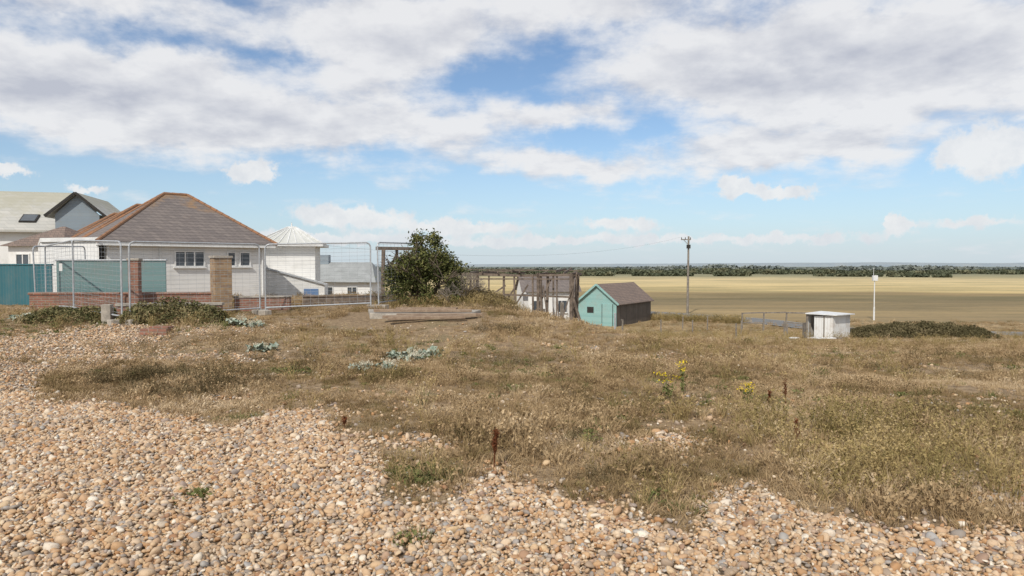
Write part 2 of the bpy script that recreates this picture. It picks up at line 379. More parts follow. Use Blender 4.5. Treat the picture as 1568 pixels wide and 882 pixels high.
ROT = np.stack([rng.normal(0, .5, n), rng.normal(0, .5, n), rng.uniform(0, 6.28, n)], 1)
scatter('shingle_pebbles', P, S, ROT, rng.integers(0, 8, n), [pebble(i) for i in range(8)])

def tuft(name, n, h, spread, w, lean, mat, seed, heads=0, segs=3):
    rg = np.random.default_rng(seed); b = MB()
    for i in range(n):
        a = rg.uniform(0, 6.28); r = spread * rg.random() ** .6; p = Vector((r * math.cos(a), r * math.sin(a), -.01))
        a2 = a + rg.normal(0, .8); L = h * rg.uniform(.45, 1.1); ln = lean * rg.uniform(.2, 1.3); ww = w * rg.uniform(.6, 1.3)
        pts = []
        for k in range(segs + 1):
            t = k / segs; pts.append(p + Vector((math.cos(a2), math.sin(a2), 0)) * (ln * L * t ** 1.6) + Vector((0, 0, L * t * (1 - .35 * ln * t))))
        fa = rg.uniform(0, 6.28); sd = Vector((math.cos(fa), math.sin(fa), 0))
        vs = []
        for k, q in enumerate(pts):
            wk = ww * (1 - k / segs) * .5 + .0006; vs += [q - sd * wk, q + sd * wk]
        b.add(vs, [(2 * k, 2 * k + 1, 2 * k + 3, 2 * k + 2) for k in range(segs)])
        if rg.random() < heads:
            C = np.array([list(pts[-1].lerp(pts[-2], rg.random() * .9)) for _ in range(6)]) + rg.normal(0, .006, (6, 3))
            b.arr(*leaves(C, .011, rg))
    return b.obj(name, [mat], lk=False)
def weed(name, n, h, spread, lw, mat, seed):
    rg = np.random.default_rng(seed); C = np.stack([rg.normal(0, spread, n), rg.normal(0, spread, n), rg.random(n) ** 1.5 * h], 1)
    b = MB(); b.arr(*leaves(C, lw, rg, .2)); return b.obj(name, [mat], lk=False)
short = [tuft('dry_tuft', 46, .065, .085, .006, 1.1, 'dry', 200 + i, segs=2) for i in range(4)] + \
        [tuft('dry_tuft', 36, .15, .06, .0045, .7, 'dry', 210 + i, .15) for i in range(2)]
def grasspts(n, y0, y1, dens=1.0, fan=.86):
    x, y = cand(n, y0, y1, fan, 1.5); g = grassmask(x, y)
    k = rng.random(n) < g ** 1.1 * dens * np.clip(-.5 + 2.8 * fbm(x, y, .9, 40), .1, 1.2); return x[k], y[k]
def setrot(n): return np.stack([rng.normal(0, .12, n), rng.normal(0, .12, n), rng.uniform(0, 6.28, n)], 1)
xa, ya = grasspts(25000, 4.0, 12); xb, yb = grasspts(28000, 12, 28); xc, yc = grasspts(20000, 28, 62)
x = np.r_[xa, xb, xc]; y = np.r_[ya, yb, yc]
cp = [(4, 84), (13, 75), (21.5, 65.5), (25.5, 55), (33, 45), (45, 36), (70, 24)]
def blocked(x, y):
    road = (x > 18.5) & (y > 30) & (np.abs(y - np.interp(x, [18, 21.5, 25.5, 33, 45], [70, 65.5, 55, 45, 36])) < 3.8)
    slab = (x > -4.6) & (x < -.7) & (y > 16.4) & (y < 19.9)
    return road | slab
k = ~blocked(x, y); x = x[k]; y = y[k]; n = len(x); print('tufts', n)
S = rng.uniform(.6, 1.25, n) * (1 + .022 * np.maximum(y - 10, 0)) * (.45 + 1.15 * fbm(x, y, 2.2, 50))
idx = rng.integers(0, 4, n); idx = np.where(rng.random(n) < .04 + .5 * ss(.5, .75, fbm(x, y, 1.4, 60)), rng.integers(4, 6, n), idx)
scatter('dry_grass', np.stack([x, y, H(x, y)], 1), S, setrot(n), idx, short)

def ell(cx, cy, rx, ry, n):
    a = rng.uniform(0, 6.28, n); r = rng.random(n) ** .6
    return cx + rx * r * np.cos(a), cy + ry * r * np.sin(a)
tallk = [tuft('tall_tuft', 26, .34, .07, .0038, .6, 'tall', 300 + i, .6, 4) for i in range(4)]
regs = [(3.35, 6.0, 1.15, 1.2, 150), (2.6, 5.2, .5, .5, 30), (4.0, 7.0, 1.2, .8, 45), (2.3, 7.2, .6, .6, 20), (1.15, 4.9, .35, .3, 10), (-.7, 5.5, .45, .3, 14), (.4, 5.9, .9, .4, 8), (-1.5, 22.6, 1.6, 1.2, 200), (-.3, 23.6, 1.0, 1.0, 60), (-3.4, 22.3, 1.2, .7, 60),
        (-1, 14, 5, 2, 60), (5, 12, 3.5, 3, 50), (14, 24, 8, 6, 160), (24, 40, 7, 4, 120), (12, 42, 8, 9, 300), (5, 36, 4, 6, 120), (-13, 18, 3, 2, 40), (-8.3, 17, 1.5, .6, 50), (0, 9, 4, 2, 20)]
xs, ys = zip(*[ell(*r) for r in regs]); x = np.concatenate(xs); y = np.concatenate(ys)
k = ~blocked(x, y); x = x[k]; y = y[k]; n = len(x)
S = rng.uniform(.45, 1.12, n) * (1 + .012 * np.maximum(y - 8, 0)) * np.where((y < 7) & (x < 1.8), .6, 1)
bx = rng.uniform(10, 20.8, 420); byy = 60.5 + (20.8 - bx) * .55 + rng.uniform(-1, 1, 420)   # rough verge in front of the lane
x = np.r_[x, bx]; y = np.r_[y, byy]; S = np.r_[S, rng.uniform(1.4, 2.6, 420)]; n = len(x)
scatter('tall_grass', np.stack([x, y, H(x, y)], 1), S, setrot(n), rng.integers(0, 4, n), tallk)

greenk = [tuft('green_tuft', 50, .10, .08, .006, .8, 'green', 320 + i) for i in range(3)] + [weed('green_weed', 80, .06, .06, .016, 'green', 330 + i) for i in range(2)]
regs = [(-.7, 5.4, .36, .22, 24), (-3.6, 10.6, .45, .3, 24), (.7, 6.8, .3, .3, 10), (1.15, 4.8, .3, .2, 9), (-.62, 4.2, .08, .1, 5), (-2.3, 4.9, .12, .08, 3), (-5.3, 5.6, .2, .1, 4), (-3, 7.4, .3, .1, 6), (-12, 17, 3, 2.5, 100), (-7.5, 16.6, 1.5, .7, 50),
        (0, 9, 3, 2.2, 45), (3, 10, 4, 3, 70), (-2, 13, 4, 2, 60), (6, 9, 4, 3, 40), (8, 16, 6, 4, 100), (4.2, 5, .6, .3, 5), (-5.5, 10.4, 1.2, .4, 14)]
xs, ys = zip(*[ell(*r) for r in regs]); x = np.concatenate(xs); y = np.concatenate(ys); n = len(x)
scatter('green_weeds', np.stack([x, y, H(x, y)], 1), rng.uniform(.5, 1.2, n) * (1 + .012 * np.maximum(y - 8, 0)), setrot(n), rng.integers(0, 5, n), greenk)

scrubk = [weed('scrub_sprig', 80, .2, .10, .011, 'scrub', 340 + i) for i in range(2)] + [tuft('scrub_sprig', 26, .24, .08, .006, .7, 'scrub', 345 + i, .8) for i in range(2)]
regs = [(-4.6, 9.6, 1.25, .8, 120), (-5.6, 9.9, .6, .5, 30), (-3.8, 8.9, .6, .3, 20), (.2, 6.4, .9, .5, 30), (.8, 5.3, .4, .3, 14), (-.2, 16.0, .9, .4, 40), (-4, 12.5, 2, 1, 35), (-1.5, 22, 2, 1.2, 80), (0, 11.5, .5, .3, 12), (2.4, 8.2, .8, .6, 20), (9, 13, 5, 3, 80), (4, 7.3, 1.2, .7, 20), (-6.5, 14, 2, 1, 25), (1, 10, 5, 2.5, 60)]
xs, ys = zip(*[ell(*r) for r in regs]); x = np.concatenate(xs); y = np.concatenate(ys); n = len(x)
scatter('brown_scrub', np.stack([x, y, H(x, y)], 1), rng.uniform(.4, 1.1, n) * np.where(y < 7, .6, 1), setrot(n), rng.integers(0, 4, n), scrubk)
x, y = cand(260, 3.4, 9); g_ = grassmask(x, y); x = x[g_ < .2]; y = y[g_ < .2]; n = len(x)
stray = [tuft('stray_stems', 7, .06, .05, .003, 1.6, 'dry', 360 + i) for i in range(3)]
scatter('stray_dry_stems', np.stack([x, y, H(x, y) + .012], 1), rng.uniform(.5, 1.2, n), setrot(n), rng.integers(0, 3, n), stray)

# ---------------------------------------------------------------- plants
def sea_kale(x, y, r, seed, seeds=True):
    rg = np.random.default_rng(seed); b = MB(); z = hz(x, y)
    for i in range(52):
        a = rg.uniform(0, 6.28); L = r * rg.uniform(.3, .8); w = r * rg.uniform(.10, .2); e = rg.uniform(.35, 1.3)
        d = Vector((math.cos(a), math.sin(a), 0)); sd = Vector((-d.y, d.x, 0)); o = d * (r * rg.uniform(0, .6)); vs = []
        for k in range(5):
            t = k / 4; wk = w * math.sin(math.pi * (t * .8 + .12)) * (1 + .25 * rg.normal()); q = o + d * L * t * math.cos(e * .6) + Vector((0, 0, L * (math.sin(e) * t - .45 * t * t) + .02))
            vs += [q - sd * wk + Vector((0, 0, .03 * rg.normal())), q + sd * wk + Vector((0, 0, .03 * rg.normal()))]
        b.add(vs, [(2 * k, 2 * k + 1, 2 * k + 3, 2 * k + 2) for k in range(4)])
    if seeds:
        for i in range(5):
            a = rg.uniform(0, 6.28); q = Vector((math.cos(a), math.sin(a), 0)) * r * .8 * rg.random() + Vector((0, 0, r * rg.uniform(.3, .6)))
            b.tube((0, 0, 0), q, .006, 4, mi=1)
            b.arr(*leaves(np.array(q) + rg.normal(0, r * .17, (50, 3)) * [1, 1, .5], .012, rg), 1)
    b.obj('sea_kale_plant', ['kale', 'kaleseed'], loc=(x, y, z))
sea_kale(-6.6, 16.6, .38, 1); sea_kale(-6.2, 16.3, .25, 11); sea_kale(-4.85, 13.2, .32, 2); sea_kale(-2.0, 12.6, .38, 3); sea_kale(-1.6, 12.9, .32, 4, False); sea_kale(-2.35, 10.9, .26, 5); sea_kale(-2.0, 11.0, .24, 8); sea_kale(-9.9, 17.6, .3, 6, False); sea_kale(-1.75, 12.2, .24, 16)
sea_kale(-12.8, 17.8, .35, 9, False)
def ragwort(x, y, h, seed, n=6):
    rg = np.random.default_rng(seed); b = MB(); z = hz(x, y)
    for i in range(n):
        a = rg.uniform(0, 6.28); top = Vector((math.cos(a) * h * .45 * rg.random(), math.sin(a) * h * .45 * rg.random(), h * rg.uniform(.65, 1)))
        b.tube((0, 0, 0), top, .004, 4, .002, 1)
        C = np.array([list(top * t) for t in rg.uniform(.1, .85, 14)]) + rg.normal(0, .02, (14, 3)); b.arr(*leaves(C, .022, rg), 1)
        C = np.array(top) + rg.normal(0, 1, (20, 3)) * [.032, .032, .012]; b.arr(*leaves(C, .0105, rg, -1.5, .3, .9), 0)
    b.obj('ragwort_plant', ['yellow', 'green'], loc=(x, y, z))
ragwort(2.0, 8.6, .34, 1, 5); ragwort(2.3, 9.1, .44, 2, 4); ragwort(2.85, 8.2, .30, 3, 5)
def dock(x, y, h, seed, n=3):
    rg = np.random.default_rng(seed); b = MB(); z = hz(x, y)
    for i in range(n):
        top = Vector((rg.normal(0, .07) * h, rg.normal(0, .07) * h, h * rg.uniform(.7, 1))); b.tube((0, 0, 0), top, .005, 5, .002)
        for j in range(4):
            t = rg.uniform(.35, .8); p = top * t; q = p + Vector((rg.normal(0, .07) * h, rg.normal(0, .07) * h, h * .2)); b.tube(p, q, .003, 4, .001)
            C = np.array([list(p.lerp(q, s)) for s in rg.uniform(.1, 1, 30)]) + rg.normal(0, .008, (30, 3)); b.arr(*leaves(C, .008, rg))
        C = np.array([list(top * t) for t in rg.uniform(.5, 1.02, 70)]) + rg.normal(0, .01, (70, 3)); b.arr(*leaves(C, .009, rg))
    b.obj('dock_plant', ['dock'], loc=(x, y, z))
dock(-.15, 5.6, .42, 1); dock(3.0, 8.0, .25, 3, 1); dock(3.35, 8.3, .32, 4, 1); dock(-1.7, 6.9, .16, 5, 1); dock(2.6, 6.2, .3, 6, 1)

def leafy_mass(name, x0, x1, y0, y1, h, n, size, mat, seed, zoff=0, lump=.9, amp=.75):
    rg = np.random.default_rng(seed); x = rg.uniform(x0, x1, n); y = rg.uniform(y0, y1, n)
    u = (x - x0) / (x1 - x0); v = (y - y0) / (y1 - y0)
    env = (np.sin(math.pi * u) ** .25) * (np.sin(math.pi * v) ** .4) * (1 - amp / 2 + amp * fbm(x, y, lump, seed))
    z = H(x, y) + zoff + h * env * (1 - .7 * rg.random(n) ** 1.3)
    b = MB(); b.arr(*leaves(np.stack([x, y, z], 1), size, rg)); return b.obj(name, [mat])
leafy_mass('bramble_scrub', 19.2, 26.6, 36.6, 40.5, .95, 26000, .045, 'bramble', 61, zoff=-.03, lump=.9, amp=.6)
leafy_mass('ivy_bank', -9.8, -7.2, 16.7, 17.5, .55, 7000, .032, 'ivy', 62, lump=.4, amp=.9)
leafy_mass('ivy_bank', -12.6, -10.2, 17.2, 18.6, .36, 4500, .032, 'ivy', 63, lump=.4, amp=.9)
leafy_mass('mound_weeds', -2.4, .2, 22.0, 24.4, .4, 6000, .03, 'scrub', 64, lump=.5)

def bush_tree(x, y):
    rg = np.random.default_rng(5); z = hz(x, y); e = empty('evergreen_bush_tree', (x, y, z)); b = MB(); cl = []
    def grow(p, d, L, r, lvl):
        q = p + d * L; b.tube(p, q, r, 6, r * .65)
        if lvl == 0 or r < .006: cl.append(np.array(q)); return
        cl.append(np.array(p.lerp(q, .6)))
        for i in range(3):
            nd = (d + Vector(rg.normal(0, .5, 3))).normalized(); nd.z = abs(nd.z) * .8 + .15
            grow(q, nd.normalized(), L * rg.uniform(.6, .85), r * .62, lvl - 1)
    for i in range(8):
        a = i * .785 + rg.normal(0, .2); d = Vector((math.cos(a) * .65, math.sin(a) * .65, rg.uniform(.5, 1.2))).normalized()
        grow(Vector((math.cos(a) * .08, math.sin(a) * .08, -.05)), d, rg.uniform(.55, .85), .05, 3)
    cl = np.array(cl); cl = cl[rg.random(len(cl)) < .6]
    xtra = []
    for i in range(100):
        a = rg.uniform(0, 6.28); t = rg.random() ** 1.2; rr = (1.72 - 1.15 * t) * rg.uniform(.45, 1)
        xtra.append((rr * math.cos(a) + .1 * (1 - t), rr * math.sin(a), .05 + 2.2 * t))
    for i in range(12): xtra.append((rg.uniform(-1.35, -.4), rg.uniform(-1.2, .2), rg.uniform(.1, .9)))
    cl = np.concatenate([cl, np.array(xtra)])
    m = (np.hypot(cl[:, 0] - .0, cl[:, 1]) < 1.85 - .5 * cl[:, 2]) & (cl[:, 2] < 2.45)
    cl = cl[m]; C = []
    for c in cl:
        k = rg.integers(30, 110); C.append(c + rg.normal(0, 1, (k, 3)) * rg.uniform(.07, .16))
    for i in range(56):
        a = rg.uniform(0, 6.28); h0 = rg.uniform(.4, 2.0); r0 = max(.1, 1.55 - .58 * h0) * rg.uniform(.5, 1); p = Vector((r0 * math.cos(a), r0 * math.sin(a), h0)); q = p + Vector((math.cos(a) * .22 * rg.random() + rg.normal(0, .08), rg.normal(0, .14), rg.uniform(.2, .5)))
        b.tube(p, q, .008, 4, .003); C.append(np.array([list(p.lerp(q, s)) for s in rg.uniform(.2, 1, 26)]) + rg.normal(0, .03, (26, 3)))
    C = np.concatenate(C); C = C[C[:, 2] > .02]
    b.obj('trunk_and_limbs', ['bark'], e)
    l = MB(); l.arr(*leaves(C, .042, rg)); l.obj('leaves', ['tree'], e)
bush_tree(-2.9, 23.0)
def bare_shrub(x, y, h, seed, n=16):
    rg = np.random.default_rng(seed); b = MB()
    def gr(p, d, L, r, l):
        q = p + d * L; b.tube(p, q, r, 4, r * .6)
        if l:
            for i in range(3): gr(q, (d + Vector(rg.normal(0, .45, 3))).normalized(), L * .7, r * .6, l - 1)
    for i in range(n):
        a = rg.uniform(0, 6.28); gr(Vector((0, 0, 0)), Vector((math.cos(a) * .6, math.sin(a) * .6, 1)).normalized(), h * .38, .014, 3)
    b.obj('dead_shrub', ['twig'], loc=(x, y, hz(x, y)))
bare_shrub(-1.6, 22.4, 1.1, 1, 14); bare_shrub(-1.2, 23.2, .7, 2, 10); bare_shrub(-.4, 23.8, .5, 3, 8); bare_shrub(-2.0, 22.0, .7, 4, 12); bare_shrub(-4.3, 22.6, .6, 5, 10)

def belt(name, mat, items, seed, leaf):
    rg = np.random.default_rng(seed); C = []
    for (x, y, w, h) in items:
        n = int(60 + 26 * h); C.append(np.array([x, y, -3.4 + h * .5]) + blobs(rg, n, (w / 2, w / 2, h / 2), .6))
    C = np.concatenate(C); b = MB(); b.arr(*leaves(C, leaf, rg, 0, .4, .8)); b.obj(name, [mat])
rg = np.random.default_rng(77); it = []
for x in np.arange(-260, 380, 2.2):
    y = 330 + 26 * float(vn(x, 0, 60, 1)) - 60 * ss(130, 220, x); hgt = .8 + 2.2 * float(vn(x, 5, 22, 2)) ** 1.8 + rg.random() * .6
    if vn(x, 8, 14, 7) > .45: it.append((x, y + rg.normal(0, 4), rg.uniform(3, 7), hgt))
for x in np.arange(-300, 440, 2.6):
    it.append((x, 400 + 40 * rg.random(), rg.uniform(7, 13), 1.5 + 2.2 * float(vn(x, 9, 30, 3)) ** 1.5 + .7 * rg.random()))
belt('hedgerow', 'hedge', it, 1, .65)
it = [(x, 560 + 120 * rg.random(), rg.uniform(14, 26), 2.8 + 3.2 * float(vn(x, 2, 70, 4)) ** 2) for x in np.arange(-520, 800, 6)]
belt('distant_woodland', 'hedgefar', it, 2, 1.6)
b = MB(); n = 160; vs = []
for i in range(n + 1):
    x = -3200 + 8600 * i / n; t = 10 + 20 * float(fbm(x, 0, 1500, 6)) * float(ss(-400, 2400, x)) + 3 * float(vn(x, 3, 160, 2))
    vs += [(x, 3900, -12), (x, 4000, t * .55), (x, 4300, t)]
b.add(vs, [f for i in range(n) for f in ((3 * i, 3 * i + 3, 3 * i + 4, 3 * i + 1), (3 * i + 1, 3 * i + 4, 3 * i + 5, 3 * i + 2))])
M['hill'] = noisemat('distant_hills', (.27, .32, .35), (.34, .37, .37), .01, 1, 0)  # bluish aerial haze painted into the hill colour
b.obj('distant_hills', ['hill'], smooth=True)

# ---------------------------------------------------------------- bungalow
th = math.atan2(.64, .77)
e = empty('white_bungalow', (-16.0, 27, 0), th)
b = MB(); b.box(0, 6.25, 0, 18.75, -1.5, 2.62); b.obj('walls', ['clad'], e)
b = MB(); b.box(-.36, 6.6, -.36, -.26, 2.5, 2.66); b.box(6.5, 6.6, -.26, 19, 2.5, 2.66); b.box(-.36, -.26, -.26, 19, 2.5, 2.66); b.box(-.26, 6.5, -.26, -.002, 2.56, 2.6); b.obj('fascia_and_gutter', ['trim'], e)
def hip(nm, y0, y1, oy0, oy1, ridge, top, mat):
    b = MB(); xa, xb = -.4, 6.65; ya, yb = y0 - oy0, y1 + oy1; cy = (y0 + y1) / 2; c = 3.3
    base = [(xa, ya, 2.665), (xb, ya, 2.665), (xb, yb, 2.665), (xa, yb, 2.665)]; p, q = (c - ridge, cy, top), (c + ridge, cy, top)
    b.add(base + [p, q], [(0, 1, 5, 4), (1, 2, 5), (2, 3, 4, 5), (3, 0, 4), (3, 2, 1, 0)]); b.obj(nm, [mat], e)
    r = MB()
    for s, t in ((base[0], p), (base[1], q), (base[2], q), (base[3], p), (p, q)):
        s = Vector(s); t = Vector(t); k = int((t - s).length / .33) or 1
        for i in range(k): r.tube(s.lerp(t, i / k) + Vector((0, 0, .005)), s.lerp(t, (i + .97) / k) + Vector((0, 0, .005)), .08, 8, .07)
    r.obj(nm + '_ridge_tiles', ['ridge'], e)
hip('hipped_roof', 0, 6.25, .4, .0, .5, 4.98, 'slate'); hip('hipped_roof_middle', 6.26, 12.5, 0, 0, .4, 4.9, 'tile2'); hip('hipped_roof_rear', 12.51, 18.7, 0, .4, .4, 4.8, 'tile2')
def window(par, x, z, w, h, y=-.0, cols=2, nm='window'):
    b = MB(); f = .055
    b.box(x, x + w, y - .02, y + .02, z, z + h, 1)
    for a in (x - f, x + w): b.box(a, a + f, y - .06, y + .03, z - f, z + h + f, 0)
    for c in (z - f, z + h): b.box(x + .001, x + w - .001, y - .058, y + .03, c, c + f, 0)
    for i in range(1, cols): b.box(x + w * i / cols - .025, x + w * i / cols + .025, y - .05, y + .02, z + .001, z + h - .001, 0)
    b.box(x - .1, x + w + .1, y - .12, y - .001, z - f - .05, z - f - .002, 0)
    return b.obj(nm, ['trim', 'glass'], par)
window(e, 2.5, 1.7, 1.1, .58, cols=3, nm='window_1'); window(e, 4.62, 1.72, .28, .55, cols=1, nm='window_2'); window(e, 5.15, 1.72, .38, .55, cols=1, nm='window_3')
b = MB(); b.tube((6.1, -.07, 0), (6.1, -.07, 2.55), .04, 6); b.tube((1.9, -.06, 0), (1.9, -.06, 2.55), .035, 6); b.obj('downpipes', ['trim'], e)
e = empty('flat_roof_extension')
poly = [(-16.2, 26.8), (-16.9, 28.0), (-27.9, 41.2), (-29.4, 42.3), (-19.1, 27.7)]
b = MB(); b.prism(poly, -1, 2.66); b.obj('walls', ['white'], e)
b = MB(); pc = np.mean(poly, 0); b.prism([tuple(pc + (np.array(p) - pc) * 1.02) for p in poly], 2.66, 2.82); b.obj('parapet', ['trim'], e)
e = empty('white_annexe', (-26.9, 36.5, 0), R(-6))
b = MB(); b.box(0, 3.1, 0, 4, -1, 2.75); b.obj('walls', ['white'], e)
b = MB(); b.add([(-.3, -.3, 2.752), (3.4, -.3, 2.752), (3.4, 4.3, 2.752), (-.3, 4.3, 2.752), (1.5, 2, 3.9), (1.7, 2, 3.9)], [(0, 1, 5, 4), (1, 2, 5), (2, 3, 4, 5), (3, 0, 4)]); b.obj('roof', ['tile2'], e)
window(e, .5, 1.5, .7, .8, nm='window_1'); window(e, 1.9, 1.5, .5, .8, nm='window_2')

e = empty('grey_roof_house', (-44.3, 42.9, 0), R(15))
b = MB(); b.box(-8, 13.6, 0, 8, -3, 4.2); b.obj('walls', ['white'], e)
b = MB(); xa, xb = -8.4, 14.0
for s in (0, 1):
    pts = [(xa, -.5, 4.1), (xb + .4, -.5, 4.1), (xb - .2, 4, 7.05), (xa, 4, 7.05)] if s == 0 else [(xa, 8.5, 4.1), (xb + .4, 8.5, 4.1), (xb - .2, 4, 7.05), (xa, 4, 7.05)]
    b.add(pts + [(p[0], p[1], p[2] - .15) for p in pts], [(0, 1, 2, 3), (7, 6, 5, 4), (0, 4, 5, 1), (1, 5, 6, 2), (2, 6, 7, 3), (3, 7, 4, 0)])
b.obj('roof', ['greyroof'], e)
b = MB(); b.add([(13.6, 0, 4.2), (13.6, 8, 4.2), (13.6, 4, 6.8)], [(0, 1, 2)]); b.obj('gable', ['blueclad'], e)
b = MB(); nrm = Vector((0, -2.95, 4.5)).normalized(); c = Vector((12.0, .7, 4.89)) + nrm * .06
ux = Vector((1, 0, 0)); uy = Vector((0, 4.5, 2.95)).normalized(); Mx = Matrix.Translation(c) @ Matrix((ux, uy, nrm)).transposed().to_4x4()
b.box(-.5, .5, -.5, .5, -.1, .04, 0, Mx); b.box(-.42, .42, -.42, .42, .041, .06, 1, Mx); b.obj('rooflight', ['dark', 'glass'], e)
b = MB(); x0, x1, yf, yb = 14.1, 17.1, -1.6, 5; pk = 6.55; ev = 5.2; xm = 15.6
b.prism([(x0 + .2, yf), (x1 - .2, yf), (x1 - .2, yb), (x0 + .2, yb)], -2, ev - .1, 0)
b.add([(x0 + .2, yf, ev - .1), (x1 - .2, yf, ev - .1), (xm, yf, pk - .15)], [(0, 1, 2)], 0); b.obj('cross_gable', ['blueclad'], e)
b = MB()
for xe in (x0 - .3, x1 + .3):
    pts = [(xe, yf - .3, ev - .2), (xm, yf - .3, pk), (xm, yb, pk), (xe, yb, ev - .2)]
    b.add(pts + [(p[0], p[1], p[2] - .12) for p in pts], [(0, 1, 2, 3), (7, 6, 5, 4), (0, 4, 5, 1), (1, 5, 6, 2), (2, 6, 7, 3), (3, 7, 4, 0)])
b.obj('cross_gable_roof', ['greyroof'], e)
b = MB(); b.beam((x0 - .3, yf - .35, ev - .25), (xm, yf - .35, pk - .04), .08, .16); b.beam((xm, yf - .352, pk - .04), (x1 + .3, yf - .352, ev - .25), .08, .16); b.obj('bargeboards', ['dark'], e)

# pavilion tower
e = empty('pavilion_building', (-12.9, 35.6, 0), R(10))
b = MB(); b.box(0, 2.55, 0, 2.6, -1, 2.82); b.box(-2.6, -.002, -.6, 2.2, -1, 1.95); b.obj('walls', ['clad'], e)
b = MB(); b.add([(-.55, -.45, 2.86), (3.0, -.45, 2.86), (3.0, 3.0, 2.86), (-.55, 3.0, 2.86), (1.0, 1.3, 3.78), (1.4, 1.3, 3.78)], [(0, 1, 5, 4), (1, 2, 5), (2, 3, 4, 5), (3, 0, 4), (3, 2, 1, 0)])
b.obj('hipped_roof', ['paleroof'], e)
b = MB(); b.box(-.55, 3.0, -.452, 3.0, 2.72, 2.855)
for s, t in (((-.55, -.45, 2.88), (1, 1.3, 3.8)), ((3.0, -.45, 2.88), (1.4, 1.3, 3.8)), ((1, 1.3, 3.8), (1.4, 1.3, 3.8))): b.beam(s, t, .1, .06)
for i in range(1, 8): b.beam((-.55 + 3.55 * i / 8, -.45, 2.88), (1 + .4 * i / 8, 1.3, 3.79), .04, .04)
b.tube((1.2, 1.3, 3.78), (1.2, 1.3, 4.05), .05, 8, .02); b.obj('eaves_and_ribs', ['trim'], e)
b = MB(); b.add([(0.3, -1.9, .1), (3.2, -1.9, .1), (3.2, -.01, .1), (0.3, -.01, .1), (0.3, -1.9, 1.6), (3.2, -1.9, .75), (3.2, -.01, .75), (0.3, -.01, 1.6)], [(0, 1, 5, 4), (1, 2, 6, 5), (3, 0, 4, 7), (4, 5, 6, 7)])
b.obj('lean_to', ['clad'], e)
b = MB(); b.beam((.2, -1.95, 1.65), (3.3, -1.95, .76), .12, .08); b.obj('lean_to_roof_edge', ['galv'], e)
b = MB(); b.box(2.2, 2.9, -1.93, -1.905, -.2, .55); b.obj('door', ['blue'], e)

e = empty('low_white_house', (-16.3, 54, -1.6), R(0))
b = MB(); b.box(.3, 5.2, 0, 5, -1.5, 2.1); b.obj('walls', ['white'], e)
b = MB(); pts = [(0, -.4, 2.05), (5.6, -.4, 2.0), (4.7, 2.5, 3.6), (.4, 2.5, 3.6)]
b.add(pts + [(0, 5.4, 2.05), (5.6, 5.4, 2.0)], [(0, 1, 2, 3), (3, 2, 5, 4), (1, 5, 2), (4, 0, 3)]); b.obj('roof', ['midroof'], e)
window(e, 1.2, .8, .9, .8, nm='window_1'); window(e, 3.3, .8, .7, .8, nm='window_2')
b = MB(); b.box(.5, 1.2, 2.2, 2.9, 3.2, 4.2); b.obj('chimney', ['blueclad'], e)
e = empty('white_cottage', (1.0, 60, -3.4), R(8))
b = MB(); b.box(0, 5, 0, 4, 0, 2.9); b.add([(0, 0, 2.9), (0, 4, 2.9), (0, 2, 4.2)], [(0, 1, 2)]); b.add([(5, 0, 2.9), (5, 4, 2.9), (5, 2, 4.2)], [(0, 1, 2)]); b.obj('walls', ['white'], e)
b = MB(); b.add([(-.2, -.3, 2.8), (5.2, -.3, 2.8), (5.2, 2, 4.3), (-.2, 2, 4.3), (5.2, 4.3, 2.8), (-.2, 4.3, 2.8)], [(0, 1, 2, 3), (3, 2, 4, 5)]); b.obj('roof', ['slate'], e)
window(e, .8, 1, .9, 1, nm='window_1'); window(e, 3, 1, .9, 1, nm='window_2')

# ---------------------------------------------------------------- boundary walls and fences
def wall(name, p, q, z0, z1, t, mat, cop=None, ch=.06):
    d = Vector((q[0] - p[0], q[1] - p[1])); L = d.length
    e = empty(name, (p[0], p[1], 0), math.atan2(d.y, d.x)); b = MB(); b.box(0, L, -t / 2, t / 2, z0, z1); b.obj('courses', [mat], e, bevel=.006)
    if cop: b = MB(); b.box(-.03, L + .03, -t / 2 - .03, t / 2 + .03, z1 + .001, z1 + ch); b.obj('coping', [cop], e, bevel=.01)
wall('teal_board_fence', (-22, 25.6), (-15.9, 23.6), 0, 1.72, .04, 'teal', 'teal', .05)
wall('pale_teal_hoarding', (-14.6, 21.9), (-11.3, 22.3), .2, 1.86, .05, 'tealpale', 'galv', .05)
wall('low_brick_wall', (-14.3, 20.3), (-9.1, 20.7), 0, .84, .22, 'brick', 'brick', .07)
wall('low_brick_wall', (-8.5, 20.9), (-6.9, 21.3), 0, .72, .22, 'brick', 'conc', .05)
wall('garden_wall', (-10.15, 17.55), (-7.7, 18.1), 0, .66, .22, 'brick', 'conc', .07)
wall('dark_timber_fence', (-7.2, 23.5), (-4.4, 24.2), 0, .62, .06, 'wood', 'wood', .05)
wall('low_timber_fence', (2.9, 30.2), (3.9, 30.5), hz(3.3, 30.3) - .2, hz(3.3, 30.3) + .55, .05, 'woodg', 'woodg', .04)
def pillar(x, y, w, z1, mat, rot):
    e = empty('brick_pillar', (x, y, 0), rot); b = MB(); b.box(-w / 2, w / 2, -w / 2, w / 2, 0, z1); b.obj('shaft', [mat], e, bevel=.01)
    b = MB(); b.box(-w / 2 - .03, w / 2 + .03, -w / 2 - .03, w / 2 + .03, z1 + .001, z1 + .07); b.obj('cap', ['conc'], e, bevel=.01)
pillar(-11.05, 20.0, .28, 1.85, 'brick', R(10)); pillar(-8.78, 20.6, .5, 1.93, 'brickpil', R(38))
b = MB(); b.box(-.11, .11, -.12, .12, 0, .72); b.obj('wall_end_block', ['conc'], loc=(-10.3, 17.35, 0), rot=.2, bevel=.015)
